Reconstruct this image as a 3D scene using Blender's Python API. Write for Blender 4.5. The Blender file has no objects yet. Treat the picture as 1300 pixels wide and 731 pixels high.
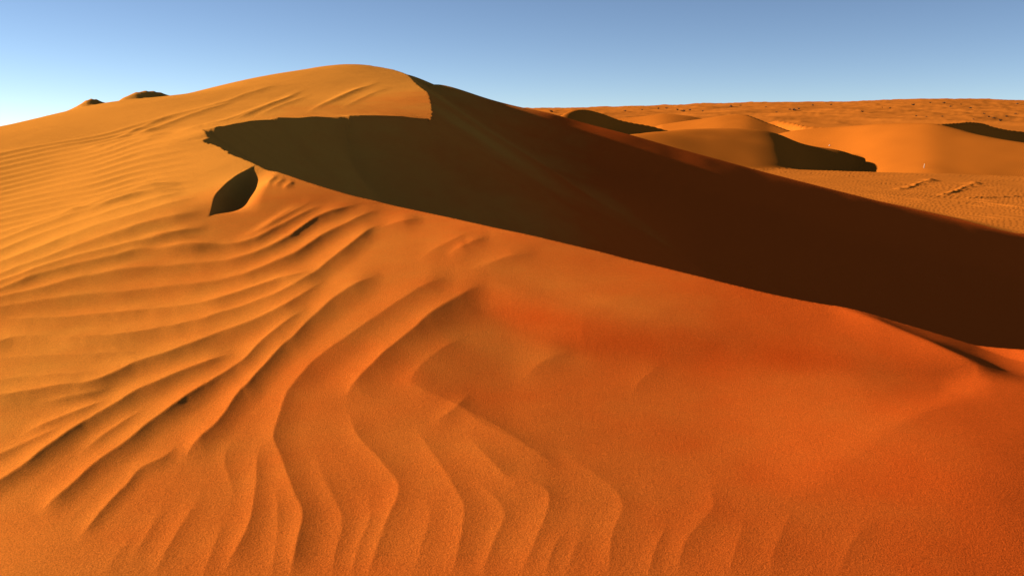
import bpy, math, random
import numpy as np

# ------------------------------------------------------------------ camera, sky, sun, exposure
sc = bpy.context.scene
CAMZ, FPX, CU, CV = 1.7, 1126.0, 650.0, 365.5      # eye height, focal length in photo pixels, photo centre
PITCH = math.atan(201.5 / FPX)      # eye level lies at photo row 164
cd = bpy.data.cameras.new('camera')
cam = bpy.data.objects.new('camera', cd)
sc.collection.objects.link(cam)
cam.location = (0, 0, CAMZ)
cam.rotation_euler = (math.pi / 2 - PITCH, 0, 0)
cd.sensor_width = 36.0
cd.lens = 36.0 * FPX / 1300.0
cd.clip_start, cd.clip_end = 0.05, 60000
sc.camera = cam

SUN_AZ = math.radians(-73)       # clockwise from +Y; negative = left of the view
SUN_EL = math.radians(17)
world = bpy.data.worlds.new('World')
sc.world = world
world.use_nodes = True
nt = world.node_tree
bg = nt.nodes['Background']
sky = nt.nodes.new('ShaderNodeTexSky')
sky.sky_type = 'NISHITA'
sky.sun_disc = False
sky.sun_elevation = SUN_EL
sky.sun_rotation = SUN_AZ
sky.altitude, sky.air_density, sky.dust_density, sky.ozone_density = 3000, 0.64, 0.0, 1.0
nt.links.new(sky.outputs[0], bg.inputs[0])
bg.inputs[1].default_value = 0.05
sl = bpy.data.lights.new('sun', 'SUN')
sl.energy, sl.angle, sl.color = 5.0, math.radians(0.5), (1.0, 0.88, 0.66)
so = bpy.data.objects.new('sun', sl)
sc.collection.objects.link(so)
so.rotation_euler = (math.pi / 2 - SUN_EL, 0, -SUN_AZ + math.pi)
so.location = (-30, 20, 30)
sc.view_settings.view_transform = 'Standard'
sc.view_settings.look = 'None'
sc.view_settings.exposure = 1.33
sc.view_settings.gamma = 1.0
sc.cycles.diffuse_bounces = 0
sc.cycles.max_bounces = 4

# ------------------------------------------------------------------ photo pixel -> direction
SP, CP = math.sin(PITCH), math.cos(PITCH)
def ray(u, v):
    """direction of a photo pixel, scaled so that y = 1 -> (X, Z)"""
    a = (u - CU) / FPX; b = (v - CV) / FPX
    y = CP - b * SP
    return a / y, (-SP - b * CP) / y
def at_y(u, v, y):
    X, Z = ray(u, v); return (X * y, y, CAMZ + Z * y)
TILT = 0.0238                      # the whole slope climbs gently away from the eye
def at_z(u, v, z):
    """pixel on a sheet that lies z above a ground climbing away at TILT"""
    b = (v - CV) / FPX; t = math.atan(229.5 / FPX)
    y = (z - CAMZ) * (math.cos(t) - b * math.sin(t)) / (-math.sin(t) - b * math.cos(t))
    return at_y(u, v, y)
def tilt(L): return [(x, y, z + TILT * y) for x, y, z in L]

# ------------------------------------------------------------------ noise and splines
rng = np.random.RandomState(7)
TAB = rng.rand(256, 256).astype(np.float32)
def vnoise(x, y):
    xi = np.floor(x).astype(np.int64); yi = np.floor(y).astype(np.int64)
    fx = x - xi; fy = y - yi
    fx = fx * fx * fx * (fx * (fx * 6 - 15) + 10); fy = fy * fy * fy * (fy * (fy * 6 - 15) + 10)
    a = TAB[xi & 255, yi & 255]; b = TAB[(xi + 1) & 255, yi & 255]
    c = TAB[xi & 255, (yi + 1) & 255]; d = TAB[(xi + 1) & 255, (yi + 1) & 255]
    return (a + (b - a) * fx) * (1 - fy) + (c + (d - c) * fx) * fy - 0.5
def fbm(x, y, n=4):
    s = 0; a = 1.0
    for k in range(n):
        s = s + a * vnoise(x * 2**k + 17.3 * k, y * 2**k - 9.1 * k); a *= 0.5
    return s
def sstep(e0, e1, x):
    t = np.clip((x - e0) / (e1 - e0), 0, 1); return t * t * (3 - 2 * t)
def smax(a, b, k):
    h = np.clip(0.5 + 0.5 * (a - b) / k, 0, 1)
    return b + (a - b) * h + k * h * (1 - h)
def catmull(P, n=10):
    P = np.asarray(P, float)
    Q = np.vstack([2 * P[0] - P[1], P, 2 * P[-1] - P[-2]])
    out = []
    for i in range(1, len(Q) - 2):
        t = np.linspace(0, 1, n, endpoint=False)[:, None]
        p0, p1, p2, p3 = Q[i - 1], Q[i], Q[i + 1], Q[i + 2]
        out.append(0.5 * (2 * p1 + (p2 - p0) * t + (2 * p0 - 5 * p1 + 4 * p2 - p3) * t**2 + (3 * p1 - p0 - 3 * p2 + p3) * t**3))
    return np.vstack(out + [P[-1:]])
def resample(P, step):
    d = np.r_[0, np.cumsum(np.linalg.norm(np.diff(P[:, :2], axis=0), axis=1))]
    n = max(3, int(d[-1] / step) + 1)
    s = np.linspace(0, d[-1], n)
    return np.stack([np.interp(s, d, P[:, k]) for k in range(P.shape[1])], 1), s
def nearest(x, y, P, chunk=20000):
    """nearest sample of polyline P -> distance, index, side (+1 = right hand of travel)"""
    n = len(x); D = np.empty(n, np.float32); I = np.empty(n, np.float32); step = float(np.mean(np.hypot(np.diff(P[:, 0]), np.diff(P[:, 1])))); S = np.empty(n, np.float32)
    px = P[:, 0].astype(np.float32); py = P[:, 1].astype(np.float32)
    tx = np.gradient(px); ty = np.gradient(py); L = np.hypot(tx, ty) + 1e-9; tx /= L; ty /= L
    for k in range(0, n, chunk):
        xx = x[k:k + chunk].astype(np.float32)[:, None]; yy = y[k:k + chunk].astype(np.float32)[:, None]
        d2 = (xx - px)**2 + (yy - py)**2
        i = d2.argmin(1)
        dx = xx[:, 0] - px[i]; dy = yy[:, 0] - py[i]
        cr = dx * ty[i] - dy * tx[i]
        al = dx * tx[i] + dy * ty[i]
        mid = ((i > 0) | (al > 0)) & ((i < len(px) - 1) | (al < 0))
        D[k:k + chunk] = np.where(mid, np.abs(cr), np.sqrt(d2[np.arange(len(i)), i]))
        I[k:k + chunk] = np.clip(i + np.clip(al / step, -.5, .5), 0, len(px) - 1); S[k:k + chunk] = np.where(cr >= 0, 1, -1)
    return D, I, S
def smooth_line(C, soft):
    """crest line evened out over `soft` photo px"""
    X = C[:, 0] / C[:, 1]; g = np.arange(X[0], X[-1], 1.0 / FPX)
    k = np.exp(-0.5 * (np.arange(-60, 61) / soft)**2); k /= k.sum()
    y, z = [np.convolve(np.pad(np.interp(g, X, C[:, j]), 60, mode='reflect', reflect_type='odd'), k, 'valid') for j in (1, 2)]
    return np.stack([g * y, y, z], 1)
class TPS:
    def __init__(self, P, lam=0.0):
        P = np.asarray(P, float); self.P = P; n = len(P)
        d = np.hypot(P[:, None, 0] - P[None, :, 0], P[:, None, 1] - P[None, :, 1])
        K = np.where(d > 0, d * d * np.log(d + 1e-12), 0) + lam * np.eye(n)
        A = np.zeros((n + 3, n + 3)); A[:n, :n] = K; A[:n, n] = 1; A[:n, n + 1:] = P[:, :2]; A[n, :n] = 1; A[n + 1:, :n] = P[:, :2].T
        self.w = np.linalg.solve(A, np.r_[P[:, 2], 0, 0, 0])
    def __call__(self, x, y):
        x = np.asarray(x, float); y = np.asarray(y, float)
        z = self.w[-3] + self.w[-2] * x + self.w[-1] * y
        for (px, py, _), w in zip(self.P, self.w):
            d2 = (x - px)**2 + (y - py)**2 + 1e-12
            z = z + (0.5 * w) * d2 * np.log(d2)
        return z

# ------------------------------------------------------------------ windward body of the great dune
W_PTS = [at_z(*p) for p in [
    (-250,731,-.10),(0,731,0),(325,731,.01),(650,731,0),(975,731,-.03),(1300,731,-.10),(1550,731,-.18),
    (0,600,.03),(325,600,.05),(650,600,.05),(975,600,-.01),(1300,600,-.03),
    (0,480,.07),(300,480,.12),(650,480,.12),(950,480,.09),(1250,490,.05),(1450,520,-.02),
    (0,400,.11),(200,380,.19),(400,400,.24),(650,390,.28),(850,400,.26),
    (500,262,.62),(650,295,.54),(800,330,.42),(950,367,.33),(1080,397,.25),(1200,417,.20),(1300,440,.15),(1450,478,.05),
    (325,208,.95),(250,270,.62),(140,240,.60),(0,250,.36),(0,330,.2),(120,300,.42),
    (0,200,.75)]]
W_PTS += [at_y(*p) for p in [
    (258,175,15),(0,160,28.5),(140,180,18.5),(140,129,31.5),(220,122,33),(300,104,35),(400,87,39),(470,83.5,40),
    (320,153,17.8),(400,151,19),(470,149,19.7),(548,152,20.0),(545,135,22.5),(545,118,26.5),(520,97,34),(-150,190,29),(380,120,28),(250,140,23),(470,110,29.5),
    (478,90,45.5),(455,89,45),(500,95,45),(400,92,43.5),(300,109,39)]]
W_PTS += tilt([(-18,38,.3),(-13,45,1.0),(-7,51,1.0),(-6,59,-.9),(-16,58,-1.6),(-26,44,-1.6),(-29,29,-.6),(-22,14,-.6),(-13,8,-.35),(-8,3,-.35),
          (-3,0,-.12),(3,0,-.15),(0,-3,-.2),(8,-3,-.5),(7,2,-.35),(-1,50,.9),(0,58,-1.2),(-20,68,-3),(0,70,-3)])
Wb = TPS(W_PTS, 0.02)

def on_w(uv, f=None):
    """photo points -> points on the windward surface (first hit)"""
    f = f or Wb
    ys = np.exp(np.linspace(math.log(1.2), math.log(40), 900))
    out = []
    for p in uv:
        u, v = p[:2]
        X, Z = ray(u, v)
        g = CAMZ + Z * ys - f(X * ys, ys)
        k = np.argmax(g < 0)
        if len(p) > 2: y = p[2]
        elif g[k] >= 0: y = ys[np.argmin(np.abs(g[300:])) + 300]
        else: t = g[k - 1] / (g[k - 1] - g[k]); y = ys[k - 1] + t * (ys[k] - ys[k - 1])
        out.append((X * y, y, float(f(X * y, np.array(y)))))
    return np.array(out)

# brink of the slip face: near crest (right to left), notch, torn upper edge, then over the summit
near = [(1900,590),(1650,525),(1450,471),(1300,425),(1200,408),(1080,391.5),(950,365),(800,330),(650,295),(560,275),(500,262),(440,247),(395,233),(350,217),(325,208),(290,194)]
notch = [(275,188),(262,182),(258,179),(267,176),(262,171),(257,164)]
torn = [(272,162),(285,162),(300,158.5),(318,157),(340,157.5),(348,153),(353,150.5),(380,151),(398,149),(420,150.5),(440,149.5),(452,146),(462,143.5),(470,146),(477,147),(485,145),(500,147.5),(522,150.5),(540,152)]
def at_many(L): return np.array([at_y(*p) for p in L])
b1 = resample(catmull(on_w(near), 12), 0.08)[0]
tp = np.array([(u, v, y) for (u, v), y in zip(torn, np.interp([t[0] for t in torn], [257, 320, 400, 470, 548], [15.4, 17.6, 19.0, 19.5, 20.1]))])
npx = [(275,188,14.2),(262,182,14.6),(258,179,14.8),(267,176,15.1),(262,171,15.3),(257,164,15.9)]
def flat(L): return np.array([(ray(u, v)[0] * y, y) for u, v, y in L])
b2 = np.vstack([flat(npx), flat(tp)])
b2 = np.c_[b2, Wb(b2[:, 0], b2[:, 1])]
# how far the torn edge stands above or below the smooth surface
TORN = np.array([at_y(*p) for p in np.vstack([npx, tp])]); TORN[:, 2] -= b2[:, 2]
TORN = resample(TORN, 0.05)[0]
b3 = flat([(548,151,20.1),(549,143,21.2),(547,130,23.7),(543,117,26.8),(530,105,30.5),(518,97,34.5),(500,90,37.5),(486,87,39),(472,85,40.5)])
b3 = np.vstack([b3, [(-7.3,45),(-6.6,50),(-5.4,56),(-3,64)]])
b3 = catmull(np.c_[b3, Wb(b3[:, 0], b3[:, 1])], 8)
BR = resample(np.vstack([b1, b2, b3]), 0.07)[0]
NB1 = len(b1)
wob = 0.4 * fbm(np.arange(len(BR)) * 0.35, np.zeros(len(BR)), 3) * 0.10 * sstep(len(b1) * 1.0, len(b1) * 1.15, np.arange(len(BR)))
BR[:, 0] += wob; BR[:, 1] += wob * 0.6

# ------------------------------------------------------------------ slip-face bowl, descending arm and hollow
S_PTS = [at_y(*p) for p in [
    (470,89.5,41.5),(455,92,45),(485,88.5,43.5),(500,91.5,42),(520,96,39.8),(560,107.5,37.0),(620,128,36),(700,146,35.5),(800,171.5,34.9),(900,199,34.2),
    (560,112,40.5),(620,133,39),(700,150.5,38),(800,176,37.5),(700,176,33.4),(800,205,32.8),(900,235,32.3),
    (800,330,18.8),(650,295,18.5),(500,262,17.2),(400,235,16.2),(800,240,27.5),(640,190,27),(600,150,31)]]
for p in [(547,130,23.7),(543,117,26.8),(530,105,30.5),(518,97,34.5),(500,90,37.5)]:       # falls away beside the upper brink
    q = at_y(*p); S_PTS.append((q[0] + .8, q[1] + .1, q[2] - .58))
S_PTS += tilt([(-4,50,.2),(0,48,-.9),(5,47,-1.9),(10,45,-2.7),(2,13.5,-2.0),(8,12,-3.3),(-1,13.5,-1.0),(-3,14.5,-.2)])
Sb = TPS(S_PTS, 0.005)
ARM = smooth_line(catmull(np.array([at_y(*p) for p in [(485,88,43.5),(520,96,39.8),(560,107.5,37.0),(620,128,36),(700,146,35.5),(800,171.5,34.9),(900,199,34.2),(950,212.5,33.9),(1025,232,33.5),
    (1100,251,33.2),(1200,276,32.8),(1300,300,32.5),(1400,325,32.5),(1550,362,32.5),(1900,440,32.5)]]), 12), 10)
def arm(x, y):
    X = x / np.maximum(y, 1.0); XX = ARM[:, 0] / ARM[:, 1]
    yc = np.interp(X, XX, ARM[:, 1]); zc = np.interp(X, XX, ARM[:, 2])
    d = yc - y
    e = np.sqrt(np.maximum(d, 0)**2 + .25) - .5
    front = 0.45 * e - 0.24 * np.sqrt(np.maximum(e - 2.2, 0)**2 + .3) + .24 * .55
    return np.maximum(zc - np.where(d > 0, np.maximum(front, 0), -0.085 * d), -5.0)
def slip(x, y):
    u = CU + FPX * x / np.maximum(y, 1) * 1.0
    w = sstep(640, 900, u)
    return Sb(x, y) * (1 - w) + arm(x, y) * w
# ------------------------------------------------------------------ open desert floor and the dunes beyond
def plain(x, y):
    z = -2.95 + TILT * np.minimum(y, 80)
    z = z - 1.2 * sstep(69, 80, y + 0.55 * (x - 18))
    return z
class Tent:
    """a dune built under a crest line that runs across the view: front and back slopes, rounded crest"""
    def __init__(self, pts, front, back, r, shear=0.0, soft=4):
        P = np.array([at_y(*p) for p in pts]); C = smooth_line(catmull(P, 12), soft)
        self.C = C; self.X = C[:, 0] / C[:, 1]
        self.front, self.back, self.r, self.shear = front, back, r, shear
    def __call__(self, x, y):
        C, XX = self.C, self.X
        X = x / np.maximum(y, 1.0)
        yc = np.interp(X, XX, C[:, 1]); X = X - self.shear * np.maximum(yc - y, 0) / yc
        yc = np.interp(X, XX, C[:, 1]); zc = np.interp(X, XX, C[:, 2])
        over = np.maximum(XX[0] - X, 0) + np.maximum(X - XX[-1], 0)
        d = np.sqrt((y - yc)**2 + self.r**2) - self.r
        return zc - np.where(y < yc, self.front, self.back) * d - 0.30 * over * yc
DUNES = [
  # near dome with a shaded right flank
  ('rounded orange dune beyond the rippled flat, one flank in deep shadow',
   Tent([(740,184,69.6),(790,173,74.2),(850,165.5,77.7),(900,162.5,80.0),(955,163.5,81.2),(985,168,81.8),(1003,175.5,82.4),(1022,183.5,82.9),(1055,188,83.5),(1076,192.5,84),(1092,199.5,84.6),(1106,207.5,85),(1122,218,85.4),(1150,238,86)], .25, .22, 2.0, .12, 11)),
  # dark dune right behind the descending arm
  ('dark shadowed dune peeping out behind the long descending arm',
   Tent([(690,160,76),(708,149,78),(722,141.5,80),(742,139.8,83),(765,145,87),(788,153,91),(812,158,95),(832,162,98),(860,170,102)], .30, .2, .5)),
  # broad dune to the right
  ('broad smooth dune with a bare lit front slope above the rippled flat',
   Tent([(960,178,112),(1000,166,112),(1060,161,110),(1120,157.2,103),(1180,156.2,98),(1200,159.5,96),(1215,164,93.5),(1245,172.5,89),(1300,182,84.6),(1380,192,80.3),(1450,200,77.2)], .15, .16, 2.0, 0, 14)),
  # dark slip face at the right edge
  ('dark slip face dune rising just behind the broad smooth dune',
   Tent([(1185,158,98),(1200,156.2,101),(1240,155.5,113),(1262,161,119),(1282,165,124),(1300,167,128),(1400,178,146)], .30, .15, .4)),
  # small peaked dune with a thin dark ridge line
  ('pale peaked dune with a thin dark ridge line far behind',
   Tent([(840,158,150),(880,152,150),(915,147,150),(945,145.5,150),(962,151,144),(980,158,138),(1002,166,130)], .10, .25, .6)),
  ('low dune with a small dark hollow behind the peaked dune',
   Tent([(985,153,190),(1008,156,182),(1022,159.5,176),(1062,163.5,168),(1090,168,160)], .5, .10, .5)),
  ('low pale dune far behind the dark shadowed dune',
   Tent([(680,148,210),(760,150,210),(800,149,208),(840,145,206),(870,147,204),(900,153,200),(930,158,195)], .07, .12, 3.0)),
]
def ridged(x, y):
    s = 0; a = 1.0
    for k in range(4):
        n = 1 - np.abs(2 * vnoise(x * 2**k + 5.1 * k, y * 2**k + 3.7 * k)) ** 0.8
        s = s + a * n; a *= 0.5
    return s
SKY_U = np.array([-900, 300, 560, 680, 760, 830, 900, 960, 1030, 1100, 1150, 1185, 1225, 1300, 1500, 2300.])
SKY_V = np.array([165, 162, 141, 138.5, 138, 136.5, 134, 131.8, 131, 130, 129, 126.5, 128.8, 130, 130, 132.])
_u = np.arange(-900, 2300, 4.0); _k = np.exp(-0.5 * (np.arange(-30, 31) / 8.0)**2); _k /= _k.sum()
SKY_V = np.convolve(np.pad(np.interp(_u, SKY_U, SKY_V), 30, mode='edge'), _k, 'valid'); SKY_U = _u
def far_floor(x, y):
    """rolling desert climbing to the skyline on the right, lower on the left"""
    u = CU + FPX * (x / np.maximum(y, 1)) * 1.02
    z = -1.5 + 0.0 * x
    top = CAMZ + (164 - np.interp(u, SKY_U, SKY_V)) / FPX * 1.03 * 1500
    z = z + (top + 1.5) * np.clip((y - 90) / 1410, 0, 1) ** 1.06
    n = ridged(x / 60 + y / 160, y / 70 - x / 200) - 1.1
    n2 = ridged(x / 230, y / 190 + 3.3) - 1.1
    n3 = ridged(x / 26 + y / 90, y / 34 - x / 80) - 1.1
    z = z + n * (1.7 * sstep(150, 300, y)) + n3 * .8 * sstep(180, 320, y) + n2 * 2.5 * sstep(300, 900, y)
    z = z - sstep(1700, 5000, y) * 40
    return z
def ground(x, y, ids=False):
    q = sstep(82, 150, y); base = plain(x, y) * (1 - q) + far_floor(x, y) * q
    z = base.copy(); k = np.zeros(x.shape, np.int32)
    for i, (_, t) in enumerate(DUNES):
        h = t(x, y)
        k = np.where(h > z, i + 1, k)
        z = np.maximum(np.where(h > -50, smax(z, h, 0.3), z), z)
    return (z, k) if ids else z

# ------------------------------------------------------------------ ripple crests, traced left/bottom -> right/top, lee side on the right hand
# (A crest height in m, ws stoss length, wl lee length, points)
R = []
def rip(K, ws, wl, *pts, taper=45): R.append((K, ws, wl, [tuple(p) for p in pts], taper))
# K steepness of the lee face, ws / wl breadth of the windward and lee sides as seen (photo px)
# folds that sweep round the hollow
rip(.40,13,8,(0,356),(57,334),(115,312),(163,296),(201,285),(240,276),(262,270))
rip(.38,12,8,(0,340),(48,323),(86,307),(125,292),(172,278),(240,258),(255,255))
rip(.36,11,7,(0,324),(38,308),(77,294),(115,281),(172,264),(240,243))
rip(.34,9,6,(0,310),(48,292.5),(115,270),(144,260),(200,243),(235,234))
rip(.32,8,6,(0,301),(67,281),(125,260),(190,240),(230,230))
rip(.26,10,8,(0,366),(77,338),(115,326),(153,317),(192,308),(240,296),(270,289))
rip(.26,12,8,(0,376),(48,357),(96,342),(144,331),(172,323),(201,321),(240,320),(285,318))
rip(.22,8,6,(170,309),(205,303),(240,305),(265,303))
rip(.34,14,9,(190,323),(248,317),(296,315.5),(324,308),(353,292),(391,271),(415,257))
rip(.22,9,6,(300,306),(330,296),(360,279),(385,263),(400,252))
rip(.20,8,5,(318,298),(345,284),(370,267),(385,255))
rip(.38,15,10,(0,387),(48,373),(96,360),(153,348),(182,345),(240,341),(286,336),(324,326),(359,310),(391,287),(411,276),(440,266),(462,258))
rip(.42,18,11,(0,398),(57,387),(105,380),(153,377),(182,373),(248,366),(286,358.7),(324,347),(353,335.6),(382,323),(411,303),(440,288),(470,272),(490,265))
rip(.34,16,10,(0,411.6),(77,410),(125,405),(192,399),(257,390),(296,379),(334,366),(363,357),(391,350),(405,343))
rip(.36,20,13,(0,439),(29,434),(77,433),(144,431),(192,424),(240,414.5),(286,401),(334,383.5),(372,366),(401,348),(420,333),(440,319),(458,304),(477,291),(495,287))
rip(.14,14,9,(0,458),(60,454),(120,452),(190,447))
rip(.12,14,9,(0,485),(60,479),(140,474))
rip(.48,22,14,(10,507),(77,496),(115,491),(153,474),(172,464),(211,452),(238,441),(286,424),(324,409),(353,396),(378,381),(400,366),(418,354))
rip(.16,9,7,(40,515),(80,508),(120,500),(150,489))
rip(.44,20,14,(0,614),(32,592),(57,573),(95,547),(142,518),(172,499),(201,487),(248,468),(277,456),(302,445))
rip(.22,12,9,(20,556),(47,545),(75,533),(110,520),(140,506))
rip(.18,11,8,(0,580),(30,566),(60,552),(90,538))
rip(.44,22,15,(45,655),(63,639),(88,620),(126,585),(158,563),(205,528),(246,500),(267,487),(305,462),(330,437),(353,418),(380,400),(396,389))
rip(.22,12,9,(95,580),(118,562),(142,545),(165,530),(190,516))
rip(.26,15,11,(95,690),(110,670),(139,636),(158,617),(177,595),(208,579),(232,556))
rip(.42,24,18,(232,592),(243,568),(275,538),(303,500),(315,489),(353,446),(372,430),(391,411),(423,383),(446.5,368),(470,356.5),(490,353))
rip(0.115,12,10,(300,640),(292,610),(285,580),(300,552))
rip(0.259,26,22,(366,740),(376,690),(384,652),(373,626),(357,582),(347,558),(354,530),(363,502),(367,495),(382,476),(401,455),(440,427),(481,399.5),(528,369),(563,353),(580,351))
rip(0.202,18,18,(280,728),(313,671),(324,620),(327,578),(340,556))
rip(0.144,18,16,(190,740),(215,690),(246,640),(262,615))
rip(0.086,16,14,(120,740),(150,700),(180,665))
rip(0.245,28,26,(438,516),(446.5,490),(481,455),(523,420),(539.5,404),(563,387),(598,367),(625,359))
rip(0.173,20,20,(462,740),(488,665),(506,620),(488,590),(456,555),(446,535),(438,512))
rip(0.115,16,16,(418,740),(425,700),(434,655),(412,608),(398,575))
rip(0.130,22,20,(571,740),(589,654),(577,618),(541,562),(520,535))
rip(0.072,16,16,(520,740),(535,690),(545,650),(530,620))
rip(0.108,22,22,(653,740),(683,677),(697,630),(675,612),(640,600),(585,545))
rip(0.072,20,20,(715,740),(728,700),(745,660))
rip(0.094,22,22,(771,740),(777,680),(790,640),(770,612),(700,560))
rip(0.079,24,24,(860,740),(868,690),(905,640),(890,600))
rip(0.058,24,24,(920,740),(935,690),(950,650))
rip(0.065,24,24,(975,740),(985,690),(1010,640))
rip(0.050,26,26,(1060,740),(1080,690),(1120,650))
rip(0.094,24,22,(515,505),(528,470),(560,440),(600,420))
rip(0.072,26,24,(655,480),(690,450),(735,432))
rip(0.058,26,24,(800,500),(815,470),(850,448))
rip(0.065,18,18,(565,500),(610,535),(680,570))
rip(0.144,16,12,(470,296),(500,287),(520,283),(540,279))
rip(0.144,16,12,(525,335),(560,315),(590,300),(605,292))
rip(0.158,16,14,(565,327),(600,309),(625,301))
rip(0.101,16,12,(590,345),(640,330),(690,322))
for pts in [((340,745),(350,690),(352,640),(340,600)),((440,745),(455,690),(470,650),(460,615)),((605,745),(625,690),(640,650),(620,622),(590,600)),((820,745),(830,700),(850,660)),
            ((250,745),(272,690),(290,650)),((160,720),(190,670),(215,630)),((690,745),(700,700),(722,662)),((540,540),(575,520),(600,490))]:
    rip(.11,15,15,*pts)
rip(.10,26,22,(500,475),(560,505),(640,545),(720,600))
# streaks of the upper slope
for K, pts in [(.22,((139,181),(203,152),(271,133),(356,107))),(.18,((163,177),(205,160),(244,145),(300,128))),(.24,((217,172),(281,155),(330,138),(383,118))),(.18,((291,155),(340,135),(392,112))),
            (.20,((386,146),(430,124),(470,108))),(.16,((403,138),(445,118),(487,102))),(.20,((100,193),(151,186),(217,170))),(.14,((320,150),(362,132),(400,118))),(.14,((430,140),(470,120),(500,108)))]:
    rip(K,5,3.5,*pts,taper=30)
# even ripple field on the left flank
for k, (va, vb) in enumerate([(198,147),(204,153),(210,158),(216,163),(222,167),(228,171),(234,177),(240,182.5),(247,191),(253.5,200),(261,209),(268,217),(275,224),(283,232),(291,240)]):
    m = 0.5 * (va + vb) + (va - vb) * 0.06
    rip(min(.85, .5 + .06 * k), 3.7, 2.5, (-60, va + 14), (0, va), (60, va - (va - vb) * .25), (120, m - (va - vb) * .04), (180, vb + (va - vb) * .2), (235 + 2 * k, vb - 3), taper=70)
# creases by the crest
for u in (352, 362, 374):
    rip(.22,6,5,(u-16, 234+(u-352)*.3),(u+1, 223+(u-352)*.37),taper=8)

def to_px(x, y, z):
    zr = z - CAMZ; d = np.maximum(y * CP - zr * SP, .05)
    return CU + FPX * x / d, CV - FPX * (y * SP + zr * CP) / d
RW = []
for n_, (K, ws, wl, pts, taper) in enumerate(R):
    if pts[0][0] <= 12:                                   # run on beyond the left edge
        (u0, v0), (u1, v1) = pts[0], pts[1]
        pts = [(u0 - 130, v0 + (v0 - v1) / (u1 - u0) * 110), (u0 - 60, v0 + (v0 - v1) / (u1 - u0) * 55)] + pts
    C, s_ = resample(catmull(pts, 10), 2.0)
    j_ = fbm(s_ / 38, np.full(len(s_), n_ * 7.7), 3)
    C = C + np.stack([np.zeros(len(s_)), j_ * min(2.2, .2 * wl)], 1)
    q = np.linspace(0, len(C) - 1, 9).astype(int)
    t_ = np.gradient(C, axis=0); t_ /= np.linalg.norm(t_, axis=1)[:, None]
    nrm = np.stack([-t_[:, 1], t_[:, 0]], 1)              # towards the lee (right hand, image v down)
    P0 = on_w(C[q])[:, :2]; P1 = on_w(C[q] + nrm[q] * 3)[:, :2]; PT = on_w(C[q] + t_[q] * 3)[:, :2]
    tw = PT - P0; tw /= np.linalg.norm(tw, axis=1)[:, None] + 1e-9; dw = P1 - P0
    wpx = np.abs(dw[:, 0] * tw[:, 1] - dw[:, 1] * tw[:, 0]) / 3   # metres across the ridge per px
    wpx = np.minimum(wpx, np.median(wpx) * 1.05)
    Aw = K * (1.35 if wl < 12 else 1.0) * np.interp(np.arange(len(C)), q, wpx) * wl / 2
    L = s_[-1]; tp_ = min(taper, 0.42 * L)
    Aw = np.clip(Aw, 0, .030) * sstep(0, tp_, s_) * sstep(0, tp_, L - s_)
    Aw = Aw * (1 + 0.3 * fbm(s_ / 60, np.full(len(s_), n_ * 3.1), 2))
    RW.append((C, Aw, ws * 1.3, wl * 1.5))
# small slip faces standing on the skyline of the left flank
CAPS = []
for A, ws, wl, pts in [(.27, 2.2, .36, [(152,142,31.6),(160,137,31.7),(173,129,31.8),(190,123,32.0),(203,122,32.2),(216,124,32.4)]),
                       (.25, 1.6, .36, [(100,139,31),(106,134,31.2),(112,129,31.3),(121,128,31.5),(132,131,31.7)])]:
    P = flat(pts); C, s = resample(catmull(P, 8), 0.04)
    CAPS.append((C, A * np.sin(np.pi * s / s[-1])**.8, ws, wl))
def prof(D, S, ws, wl):
    t = np.clip(1 - D / np.where(S > 0, wl, ws), 0, 1)
    return t * t
def add_lines(x, y, z, lines, linear=False, flip=1):
    for C, Am, ws, wl in lines:
        mg = 1.05 * max(ws, wl)
        m = (x > C[:, 0].min() - mg) & (x < C[:, 0].max() + mg) & (y > C[:, 1].min() - mg) & (y < C[:, 1].max() + mg)
        if not m.any(): continue
        D, I, S = nearest(x[m], y[m], C); S = S * flip
        if linear: h = np.where(S > 0, np.clip(1 - D / wl, 0, 1), np.clip(1 - D / ws, 0, 1) ** 2)
        else: h = prof(D, S, ws, wl)
        z[m] += np.interp(I, np.arange(len(Am)), Am) * h
    return z

# little wind scoop under the crest: sheer left lip, opening to the right
SC = on_w([(262,280),(268,271),(276,252),(297,229),(318,213),(328,207)])[:, :2]
SC, SCs = resample(catmull(SC, 8), 0.03)
# tongue of sand lying along the near crest
TU  = np.array([520, 570, 650, 740, 850, 1000, 1100, 1150, 1200, 1236, 1300, 1450.])
TV1 = np.array([352, 374, 407, 436, 452, 466, 472, 475, 478, 480, 492, 525.])          # near foot
TUE = np.array([1060, 1060, 1060, 1085, 1130, 1180, 1222, 1240, 1246.])
TVE = np.array([340, 383, 388, 399, 418, 439, 458, 468, 490.])                          # far edge
TAMP = 0.045
def tongue_amp(u): return TAMP * sstep(500, 660, u) * (0.6 + 0.4 * sstep(1100, 850, u))
def foot_shade(x, y):
    """shade on the eye-facing foot of the tongue, painted as a red band (0..1)"""
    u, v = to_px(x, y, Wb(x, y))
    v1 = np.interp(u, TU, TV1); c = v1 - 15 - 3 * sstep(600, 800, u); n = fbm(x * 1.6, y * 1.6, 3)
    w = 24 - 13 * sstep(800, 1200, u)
    return np.exp(-((v - c) / w)**2) * sstep(500, 680, u) * sstep(1250, 900, u) * np.clip(1 + .9 * n, 0, 1.3) * (y < 9) * (y > 2)
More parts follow.
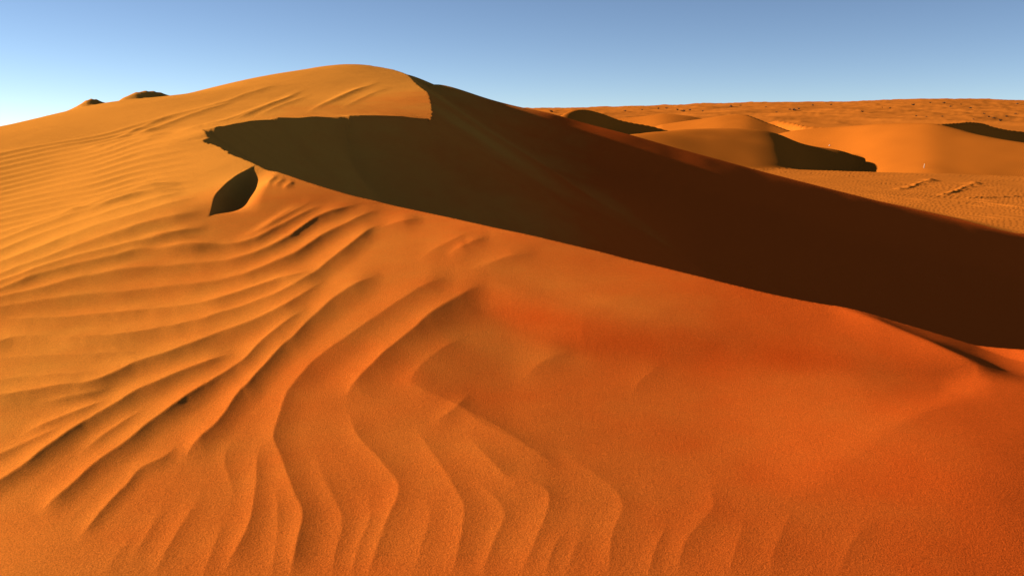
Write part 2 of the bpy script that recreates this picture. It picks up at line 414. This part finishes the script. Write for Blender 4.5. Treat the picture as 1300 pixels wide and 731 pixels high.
def windward(x, y):
    z = Wb(x, y)
    u, v = to_px(x, y, z)
    # tongue
    m = (u > 480) & (u < 1440) & (v > 280) & (v < 690) & (y < 12)
    if m.any():
        um, vm = u[m], v[m]
        v1 = np.interp(um, TU, TV1)
        amp = tongue_amp(um) * sstep(1262, 1190, um)
        w1 = 16 + 28 * sstep(1230, 950, um)
        up = sstep(0, 1, (v1 - vm) / w1)
        z[m] -= amp * (1 - up) * (1 - sstep(6, 36 + 154 * sstep(1225, 950, um), vm - v1)) * (vm > v1 - w1)
        de = um - np.interp(vm, TVE, TUE)
        z[m] += 0.026 * np.exp(-(np.sqrt(de * de + 25) - 5) / np.where(de < 0, 46, 36)) * sstep(-4, 26, v1 - vm) * sstep(1045, 1120, um) * sstep(1310, 1236, um)
        dd = np.clip(de, 0, 120)
        z[m] -= 0.0013 * dd * dd / (dd + 8) * sstep(0, 34, v1 + 2 - vm) * sstep(1420, 1235, um)
    # torn edge of the slip face
    m = (x > TORN[:, 0].min() - 1.5) & (x < TORN[:, 0].max() + .8) & (y > TORN[:, 1].min() - 1) & (y < TORN[:, 1].max() + 1.5)
    if m.any():
        D, I, S = nearest(x[m], y[m], TORN)
        z[m] += np.clip(np.interp(I, np.arange(len(TORN)), TORN[:, 2]), -.03, .028) * np.exp(-(D / .45)**1.3)
    # scoop
    m = (x > SC[:, 0].min() - 1.5) & (x < SC[:, 0].max() + 2) & (y > SC[:, 1].min() - 1.5) & (y < SC[:, 1].max() + 1.5)
    if m.any():
        D, I, S = nearest(x[m], y[m], SC)
        t = I / len(SC)
        e = sstep(0, .30, t) * sstep(1.0, .50, t)
        dep = 0.15 * e
        fall = np.clip(D / (dep / 0.66 + 1e-4), 0, 1)
        rise = 1 - sstep(0.13, .50, D)
        h = -dep * fall * rise
        z[m] += np.where(S > 0, h, 0) + np.where(S <= 0, 0.05 * e * np.exp(-D / .35), 0.05 * e * np.exp(-D / .08))
    vis = (y > 1) & (y < 42)
    zz = z[vis]; add_lines(u[vis], v[vis], zz, RW, flip=-1); z[vis] = zz
    z = add_lines(x, y, z, CAPS, True)
    # blown-sand unevenness
    z += 0.010 * fbm(x * 1.1, y * 1.1, 3) + 0.05 * fbm(x * .23 + 3, y * .23, 2)
    return z

BR[:, 2] = windward(BR[:, 0].copy(), BR[:, 1].copy())
NSPL = int(np.argmin((BR[:, 0] - b2[5, 0])**2 + (BR[:, 1] - b2[5, 1])**2)) + 1      # tip of the notch
NSP2 = int(np.argmin((BR[:, 0] - b3[0, 0])**2 + (BR[:, 1] - b3[0, 1])**2)) + 1
def envelope(x, y, P, slope=0.62, chunk=20000):
    """sand at rest below an edge: highest slope that reaches the point from any part of it"""
    out = np.empty(len(x), np.float32)
    px, py, pz = [P[:, k].astype(np.float32) for k in range(3)]
    for k in range(0, len(x), chunk):
        xx = x[k:k + chunk].astype(np.float32)[:, None]; yy = y[k:k + chunk].astype(np.float32)[:, None]
        out[k:k + chunk] = (pz - slope * np.sqrt((xx - px)**2 + (yy - py)**2)).max(1)
    return out
POLY = np.vstack([BR[:, :2], [(0, 400), (900, 400), (900, -60), (12, -60)]])
def inside(x, y):
    c = np.zeros(x.shape, bool)
    P = POLY; Q = np.roll(P, -1, 0)
    for (x0, y0), (x1, y1) in zip(P, Q):
        if y0 == y1: continue
        k = ((y0 > y) != (y1 > y)) & (x < (x1 - x0) * (y - y0) / (y1 - y0) + x0)
        c ^= k
    return c

FLAT_RIDGES = []
for A, ws, wl, pts in [(.045,.35,.22,[(1138,241,0),(1155,238,0),(1170,232,0),(1186,229,0)]),(.05,.35,.22,[(1198,247,0),(1216,242,0),(1232,235,0),(1246,233,0)]),(.09,.5,.2,[(1222,252,0),(1250,251,0),(1300,249.5,0),(1350,249,0)]),
                       (.08,.6,.3,[(1235,256,0),(1265,260,0),(1300,265,0),(1340,270,0)])]:
    P = np.array([at_z(u, v, -2.95)[:2] for u, v, _ in pts]); C, s = resample(catmull(P, 8), 0.1)
    FLAT_RIDGES.append((C, A * sstep(0, .8, s) * sstep(0, .8, s[-1] - s), ws, wl))
LUMPS = [(at_z(1138 + 3.4 * q_ + 2.5 * math.sin(q_ * 2.3), 240 - .75 * q_ + 1.2 * math.sin(q_ * 1.7), -2.95), .05 + .04 * math.sin(q_ * 3.1), .22) for q_ in range(15)] + [(at_z(1196 + 3.6 * q_ + 2 * math.sin(q_ * 2.9), 247 - .95 * q_ + 1.2 * math.sin(q_ * 1.9), -2.95), .05 + .04 * math.sin(q_ * 2.7), .22) for q_ in range(14)] + [(at_z(1176,229,-2.95), .08, .35), (at_z(1184,230,-2.95), .12, .3), (at_z(1236,233,-2.95), .13, .35), (at_z(1243,237,-2.95), .08, .3)]

def height(x, y):
    """terrain height and region id: 0 desert floor, 1.. far dunes, 100 great dune"""
    g, k = ground(x, y, True)
    # rippled flat
    m = (y > 22) & (y < 80) & (x > 2)
    xm, ym = x[m], y[m]
    ang = 0.55
    q = xm * math.cos(ang) + ym * math.sin(ang) + 0.8 * fbm(xm * .35, ym * .35, 2)
    q2 = -xm * math.sin(ang) + ym * math.cos(ang)
    env = sstep(26, 33, ym) * (1 - sstep(66, 76, ym)) * (0.35 + 0.65 * np.clip(0.5 + 1.6 * fbm(xm * .12 + 9, ym * .12, 2), 0, 1))
    rp = (np.abs(((q / 0.62) % 1.0) - 0.3) * 1.4) * (0.55 + 0.9 * vnoise(q * 1.5, q2 * .9) + .3)
    zm = g[m] + 0.07 * rp * env * (k[m] == 0) + .05 * fbm(xm * .25, ym * .25, 2)
    zm = add_lines(xm, ym, zm, FLAT_RIDGES)
    for (lx, ly, _), a, r in LUMPS:
        zm += a * np.exp(-((xm - lx)**2 + (ym - ly)**2) / r**2)
    g[m] = zm
    # far dune surfaces: gentle relief
    mf = (k > 0) | (y > 60)
    g[mf] += 0.12 * fbm(x[mf] * .12, y[mf] * .12, 3)
    near_ = y < 75
    z = g.copy()
    idx = np.nonzero(near_)[0]
    xs, ys = x[idx], y[idx]
    out = inside(xs, ys)
    zz = np.empty(len(idx)); reg = np.zeros(len(idx), np.int32)
    # windward side
    a = ~out
    w = windward(xs[a], ys[a])
    gl = g[idx][a] - 0.3
    blend = sstep(56, 68, ys[a]) + sstep(20, 34, -xs[a])
    w = w * (1 - np.clip(blend, 0, 1)) + np.minimum(w, gl) * np.clip(blend, 0, 1)
    zz[a] = np.maximum(w, gl); reg[a] = np.where(w >= gl, 100, 0)
    # bowl side
    xo, yo = xs[out], ys[out]
    s = slip(xo, yo) + 0.03 * fbm(xo * .3, yo * .3, 3)
    t = sstep(48, 58, yo)
    s = s * (1 - t) + np.minimum(s, g[idx][out] - .0) * t
    gg = np.where(t > 0, g[idx][out], -99)
    base = np.where(t > 0, s * (1 - t) + gg * t, s)
    base = np.where(yo > 33, smax(base, g[idx][out], .12), base)
    mb = (xo < 14) & (yo < 66)
    cone = np.full(len(xo), -99.0)
    cone[mb] = envelope(xo[mb], yo[mb], BR)
    zo = np.where(cone > -50, np.maximum(base, cone), base)
    zz[out] = zo; reg[out] = np.where((t > .5) | ((yo > 33) & (base < g[idx][out] + .16)), 0, 100)
    z[idx] = zz; k[idx] = np.where(reg == 100, 100, k[idx])
    return z, k

# ------------------------------------------------------------------ materials
def sand_material(name, col_a, col_b, ripple=0.0, grain=1.0, near_red=False):
    m = bpy.data.materials.new(name); m.use_nodes = True
    n = m.node_tree.nodes; l = m.node_tree.links
    b = n['Principled BSDF']; b.inputs['Roughness'].default_value = 0.95
    b.inputs['Specular IOR Level'].default_value = 0.0
    geo = n.new('ShaderNodeNewGeometry')
    def noise(scale, detail, rough=.5):
        t = n.new('ShaderNodeTexNoise'); t.inputs['Scale'].default_value = scale; t.inputs['Detail'].default_value = detail; t.inputs['Roughness'].default_value = rough
        l.new(geo.outputs['Position'], t.inputs['Vector']); return t
    big = noise(.22, 3); mid = noise(3.0, 4); fine = noise(150, 3, .75)
    mix = n.new('ShaderNodeMix'); mix.data_type = 'RGBA'
    mix.inputs['A'].default_value = (*col_a, 1); mix.inputs['B'].default_value = (*col_b, 1)
    mr = n.new('ShaderNodeMapRange'); mr.inputs['From Min'].default_value = .35; mr.inputs['From Max'].default_value = .65
    add = n.new('ShaderNodeMath'); add.operation = 'MULTIPLY_ADD'; add.inputs[1].default_value = .10
    l.new(mid.outputs['Fac'], add.inputs[0]); 
    sub = n.new('ShaderNodeMath'); sub.operation = 'MULTIPLY'; sub.inputs[1].default_value = .45
    l.new(big.outputs['Fac'], sub.inputs[0]); l.new(sub.outputs[0], add.inputs[2])
    if near_red:
        xyz = n.new('ShaderNodeSeparateXYZ'); l.new(geo.outputs['Position'], xyz.inputs[0])
        py = n.new('ShaderNodeMath'); py.operation = 'MULTIPLY_ADD'; py.inputs[1].default_value = .002; py.inputs[2].default_value = .15
        l.new(xyz.outputs['Y'], py.inputs[0])
        px = n.new('ShaderNodeMath'); px.operation = 'MULTIPLY_ADD'; px.inputs[1].default_value = -.048
        l.new(xyz.outputs['X'], px.inputs[0]); l.new(py.outputs[0], px.inputs[2])
        cl = n.new('ShaderNodeClamp'); cl.inputs['Min'].default_value = -.1; cl.inputs['Max'].default_value = .45; l.new(px.outputs[0], cl.inputs[0])
        sm = n.new('ShaderNodeMath'); l.new(add.outputs[0], sm.inputs[0]); l.new(cl.outputs[0], sm.inputs[1]); add = sm
    l.new(add.outputs[0], mr.inputs['Value']); l.new(mr.outputs[0], mix.inputs['Factor'])
    sp = n.new('ShaderNodeMapRange'); sp.inputs['From Min'].default_value = .3; sp.inputs['From Max'].default_value = .7
    sp.inputs['To Min'].default_value = 1 - .40 * grain; sp.inputs['To Max'].default_value = 1 + .34 * grain
    l.new(fine.outputs['Fac'], sp.inputs['Value'])
    mul = n.new('ShaderNodeMix'); mul.data_type = 'RGBA'; mul.blend_type = 'MULTIPLY'; mul.inputs['Factor'].default_value = 1
    l.new(mix.outputs['Result'], mul.inputs['A']); l.new(sp.outputs[0], mul.inputs['B'])
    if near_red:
        at = n.new('ShaderNodeAttribute'); at.attribute_name = 'foot_shade'
        lg = n.new('ShaderNodeMix'); lg.data_type = 'RGBA'; lg.inputs['B'].default_value = (.47, .046, .004, 1)  # deep red colour painted in for the shade along the tongue foot
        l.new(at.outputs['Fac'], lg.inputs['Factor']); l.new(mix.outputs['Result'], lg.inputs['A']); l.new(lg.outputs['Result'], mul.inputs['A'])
    l.new(mul.outputs['Result'], b.inputs['Base Color'])
    bp = n.new('ShaderNodeBump'); bp.inputs['Strength'].default_value = .7 * grain; bp.inputs['Distance'].default_value = .005
    l.new(fine.outputs['Fac'], bp.inputs['Height'])
    bp2 = n.new('ShaderNodeBump'); bp2.inputs['Strength'].default_value = .18; bp2.inputs['Distance'].default_value = .008
    f2 = noise(42, 3, .6); l.new(f2.outputs['Fac'], bp2.inputs['Height']); l.new(bp2.outputs[0], bp.inputs['Normal'])
    if ripple > 0:
        mp = n.new('ShaderNodeMapping'); mp.inputs['Rotation'].default_value = (0, 0, math.radians(33))
        l.new(geo.outputs['Position'], mp.inputs['Vector'])
        wv = n.new('ShaderNodeTexWave'); wv.inputs['Scale'].default_value = 2.2; wv.inputs['Distortion'].default_value = 2.5; wv.inputs['Detail'].default_value = 2
        wv.inputs['Detail Scale'].default_value = .8; l.new(mp.outputs[0], wv.inputs['Vector'])
        b3_ = n.new('ShaderNodeBump'); b3_.inputs['Strength'].default_value = ripple; b3_.inputs['Distance'].default_value = .02
        l.new(wv.outputs['Fac'], b3_.inputs['Height']); l.new(b3_.outputs[0], bp2.inputs['Normal'])
    l.new(bp.outputs[0], b.inputs['Normal'])
    return m
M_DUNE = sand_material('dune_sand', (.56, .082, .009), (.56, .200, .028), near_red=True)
M_FAR = sand_material('far_dune_sand', (.46, .118, .012), (.52, .148, .017), ripple=.2, grain=.5)
M_FLOOR = sand_material('floor_sand', (.46, .125, .015), (.53, .155, .021), grain=.6)

# ------------------------------------------------------------------ terrain meshes
def grid_cols(core, n_core, edge, n_edge):
    c = np.linspace(-core, core, n_core)
    e = core + (edge - core) * np.linspace(0, 1, n_edge + 1)[1:] ** 1.4
    return np.r_[-e[::-1], c, e]
def rows(spec):
    y = [spec[0][0]]
    for (_, y1, r) in spec:
        n = max(1, int(round(math.log(y1 / y[-1]) / r)))
        y += list(np.exp(np.linspace(math.log(y[-1]), math.log(y1), n + 1))[1:])
    return np.array(y)
def link_mesh(name, V, F, mat, kind='structure'):
    me = bpy.data.meshes.new(name)
    me.vertices.add(len(V)); me.vertices.foreach_set('co', V.astype(np.float32).ravel())
    nf = len(F); me.loops.add(nf * 4); me.polygons.add(nf)
    me.loops.foreach_set('vertex_index', F.astype(np.int32).ravel())
    me.polygons.foreach_set('loop_start', np.arange(0, nf * 4, 4, dtype=np.int32))
    me.polygons.foreach_set('loop_total', np.full(nf, 4, np.int32))
    me.polygons.foreach_set('use_smooth', np.ones(nf, bool))
    me.update(calc_edges=True); me.validate()
    me.materials.append(mat)
    o = bpy.data.objects.new(name, me); sc.collection.objects.link(o)
    if kind: o['kind'] = kind
    return o
def sheet(cols, ys):
    X, Y = np.meshgrid(cols, ys)
    if ys[0] < 20:                                     # one vertex of every column sits exactly on the near and the torn edge
        for part, side in ((BR[:NSPL - 8], -1), (BR[NSPL + 4:NSP2 - 2], 1)):
            XX = part[:, 0] / part[:, 1]; o_ = np.argsort(XX)
            yb = np.interp(cols, XX[o_], part[o_, 1], left=-1, right=-1) + side * 1e-3
            for j in np.nonzero(yb > 1.2)[0]:
                Y[np.argmin(np.abs(ys - yb[j])), j] = yb[j]
    x = (X * Y).ravel(); y = Y.ravel()
    z, k = height(x, y)
    nr, nc = X.shape
    i = np.arange(nr * nc).reshape(nr, nc)
    F = np.stack([i[:-1, :-1], i[:-1, 1:], i[1:, 1:], i[1:, :-1]], -1).reshape(-1, 4)
    return np.stack([x, y, z], 1), F, k
def split(V, F, k, names):
    kf = k[F[:, 0]]
    for key in np.unique(kf):
        f = F[kf == key]
        u, inv = np.unique(f, return_inverse=True)
        names(key, V[u], inv.reshape(-1, 4))
REG = {}
def collect(key, V, F):
    REG.setdefault(int(key), []).append((V, F))
near_cols = grid_cols(.63, 1000, 2.4, 90)
V, F, k = sheet(near_cols, rows([(.45,1.1,.03),(1.1,3,.006),(3,6,.0034),(6,14,.0042),(14,28,.005),(28,72,.0044),(72,90,.008)]))
split(V, F, k, collect)
far_cols = grid_cols(.63, 620, 2.2, 40)
yf = rows([(90,240,.012),(240,700,.012),(700,2200,.02),(2200,12000,.12)])
V, F, k = sheet(far_cols, yf)
split(V, F, k, collect)
def merge(parts):
    vs, fs, n = [], [], 0
    for V, F in parts: vs.append(V); fs.append(F + n); n += len(V)
    return np.vstack(vs), np.vstack(fs)
for key, parts in sorted(REG.items()):
    V, F = merge(parts)
    if key == 100:
        o = link_mesh('dune', V, F, M_DUNE)
        a_ = o.data.attributes.new('foot_shade', 'FLOAT', 'POINT'); a_.data.foreach_set('value', (0.6 * foot_shade(V[:, 0], V[:, 1])).astype(np.float32))
        o['label'] = 'great rippled orange dune with a sharp crest and a shadowed slip face'; o['category'] = 'dune'
    elif key == 0:
        o = link_mesh('desert_floor', V, F, M_FLOOR); o['label'] = 'rippled sand flat and rolling desert running to the skyline'; o['category'] = 'desert'
    else:
        o = link_mesh('dune', V, F, M_FAR); o['label'] = DUNES[key - 1][0]; o['category'] = 'dune'

# ------------------------------------------------------------------ small things on the far sand
def hit(u, v, y0, y1):
    """photo pixel -> first point of the terrain between two distances"""
    X, Z = ray(u, v)
    ys = np.exp(np.linspace(math.log(y0), math.log(y1), 1500))
    zt = height(X * ys, ys.copy())[0]
    g = CAMZ + Z * ys - zt
    k = int(np.argmax(g < 0)) if (g < 0).any() else int(np.argmin(np.abs(g)))
    return np.array([X * ys[k], ys[k], zt[k]])
def plain_material(name, col, rough=.9):
    m = bpy.data.materials.new(name); m.use_nodes = True
    n = m.node_tree.nodes; l = m.node_tree.links; b = n['Principled BSDF']
    b.inputs['Roughness'].default_value = rough; b.inputs['Specular IOR Level'].default_value = .2
    t = n.new('ShaderNodeTexNoise'); t.inputs['Scale'].default_value = 9; t.inputs['Detail'].default_value = 3
    r = n.new('ShaderNodeMix'); r.data_type = 'RGBA'
    r.inputs['A'].default_value = tuple(c * .7 for c in col) + (1,); r.inputs['B'].default_value = tuple(min(1, c * 1.25) for c in col) + (1,)
    l.new(t.outputs['Fac'], r.inputs['Factor']); l.new(r.outputs['Result'], b.inputs['Base Color'])
    return m
M_SHRUB = plain_material('dry_shrub', (.13, .065, .03))
M_POST = plain_material('pale_post', (.60, .40, .28), .7)
M_STONE = plain_material('pale_stone', (.75, .62, .50), .8)

def shrub_mesh(seed):
    r = random.Random(seed); V, F = [], []
    def quad(p, d, w, l):
        d = np.array(d) / np.linalg.norm(d); a = np.cross(d, (r.uniform(-1, 1), r.uniform(-1, 1), r.uniform(-1, 1))); a = a / (np.linalg.norm(a) + 1e-6) * w
        k = len(V); p = np.array(p)
        V.extend([p - a, p + a, p + d * l + a * .4, p + d * l - a * .4]); F.append((k, k + 1, k + 2, k + 3))
    for _ in range(16):                                   # stems
        a = r.uniform(0, 6.28); e = r.uniform(.35, 1.35)
        d = np.array((math.cos(a) * math.cos(e), math.sin(a) * math.cos(e), math.sin(e)))
        L = r.uniform(.5, .95); quad((0, 0, -.12), d, .03, L)
        for _ in range(12):                               # twigs and leaves along each stem
            p = d * L * r.uniform(.35, 1.05) + np.array([r.uniform(-.14, .14) for _ in range(3)])
            p[2] = max(p[2], .0)
            quad(p, [r.uniform(-1, 1), r.uniform(-1, 1), r.uniform(-.2, 1)], r.uniform(.04, .09), r.uniform(.10, .24))
    me = bpy.data.meshes.new('desert_shrub'); me.from_pydata([tuple(v) for v in V], [], F); me.materials.append(M_SHRUB)
    return me
SHRUBS = [shrub_mesh(k) for k in range(5)]
rs = random.Random(3)
SPOTS = [(1095,142.5,6),(1130,138,5),(1160,134,6),(1181,131,4),(1199,131.5,5),(1232,138,6),(1207,136,4),(1291,132.5,5),(1255,149,5),(1249,145,4),(1270,154,6),(1278,148.5,5),(1289,145,4),
         (1003,139.5,6),(1008,141,8),(1014,139,6),(928,136.5,6),(940,134.5,4),(860,140,5),(868,142,6),(876,140.5,5),(836,138.5,5),(846,138,4),(1032,134.5,5),(1055,133.5,4),(1163,148,4),(1176,149,4),(1196,148.5,4),
         (700,142.5,6),(794,141.5,5),(892,142,4),(1120,137,3),(1220,133,3),(1236,152,4),(1262,151,5),(815,140,4),(972,136.5,4),(986,143,3)]
for n_, (u, v, size) in enumerate(SPOTS):
    p = hit(u, v, 150, 1700)
    o = bpy.data.objects.new('desert_shrub', SHRUBS[n_ % 5]); sc.collection.objects.link(o)
    k = size / FPX * p[1] * .5 * rs.uniform(.85, 1.15)
    o.location = p; o.scale = (k * rs.uniform(1.1, 1.5), k * rs.uniform(1.0, 1.4), k * rs.uniform(.6, .85)); o.rotation_euler = (0, 0, rs.uniform(0, 6.28))
    if u > 1234 and v > 143: lab = 'small dark dry shrub on the sand just behind the dark slip face dune'
    elif 1000 <= u <= 1016: lab = 'dark dry shrub in the thick clump beyond the low dune with the dark hollow'
    elif u < 900: lab = 'small dark dry shrub beyond the low pale dune and the dark shadowed dune'
    elif v > 146: lab = 'tiny dark dry shrub just beyond the crest of the broad smooth dune'
    elif v < 135: lab = 'small dark dry shrub close under the skyline of the far desert'
    else: lab = 'small dark dry shrub alone on the open rolling far desert'
    o['label'] = lab; o['category'] = 'shrub'; o['group'] = 'dry shrubs on the far desert'

import bmesh
def bm_obj(name, bm, mat, parent=None):
    me = bpy.data.meshes.new(name); bm.to_mesh(me); bm.free(); me.materials.append(mat)
    for f in me.polygons: f.use_smooth = True
    o = bpy.data.objects.new(name, me); sc.collection.objects.link(o)
    if parent: o.parent = parent
    return o
p = hit(1173, 213.5, 50, 130)
root = bpy.data.objects.new('marker_post', None); sc.collection.objects.link(root); root.location = p; root.rotation_euler = (.04, .06, 0)
h_ = 5 / FPX * p[1]
bm = bmesh.new(); bmesh.ops.create_cone(bm, cap_ends=True, segments=12, radius1=h_ * .10, radius2=h_ * .08, depth=h_ * 1.3)
bmesh.ops.translate(bm, verts=bm.verts, vec=(0, 0, h_ * .35)); bm_obj('post', bm, M_POST, root)
bm = bmesh.new(); bmesh.ops.create_uvsphere(bm, u_segments=12, v_segments=8, radius=h_ * .13)
bmesh.ops.scale(bm, verts=bm.verts, vec=(1, 1, .6)); bmesh.ops.translate(bm, verts=bm.verts, vec=(0, 0, h_ * 1.0)); bm_obj('cap', bm, M_POST, root)
root['label'] = 'small pale marker post standing at the foot of the broad lit dune'; root['category'] = 'post'
p = hit(1053, 185, 60, 130)
bm = bmesh.new(); bmesh.ops.create_icosphere(bm, subdivisions=3, radius=1.1 / FPX * p[1])
for v in bm.verts:
    q = v.co.normalized(); v.co *= 1 + .18 * math.sin(3.1 * q.x + 2 * q.y) + .12 * math.cos(4.3 * q.z + q.x * 2)
    v.co.z *= .75
o = bm_obj('stone', bm, M_STONE); o.location = p
o['label'] = 'pale stone lying on the lit sand above the shadowed dune flank'; o['category'] = 'stone'
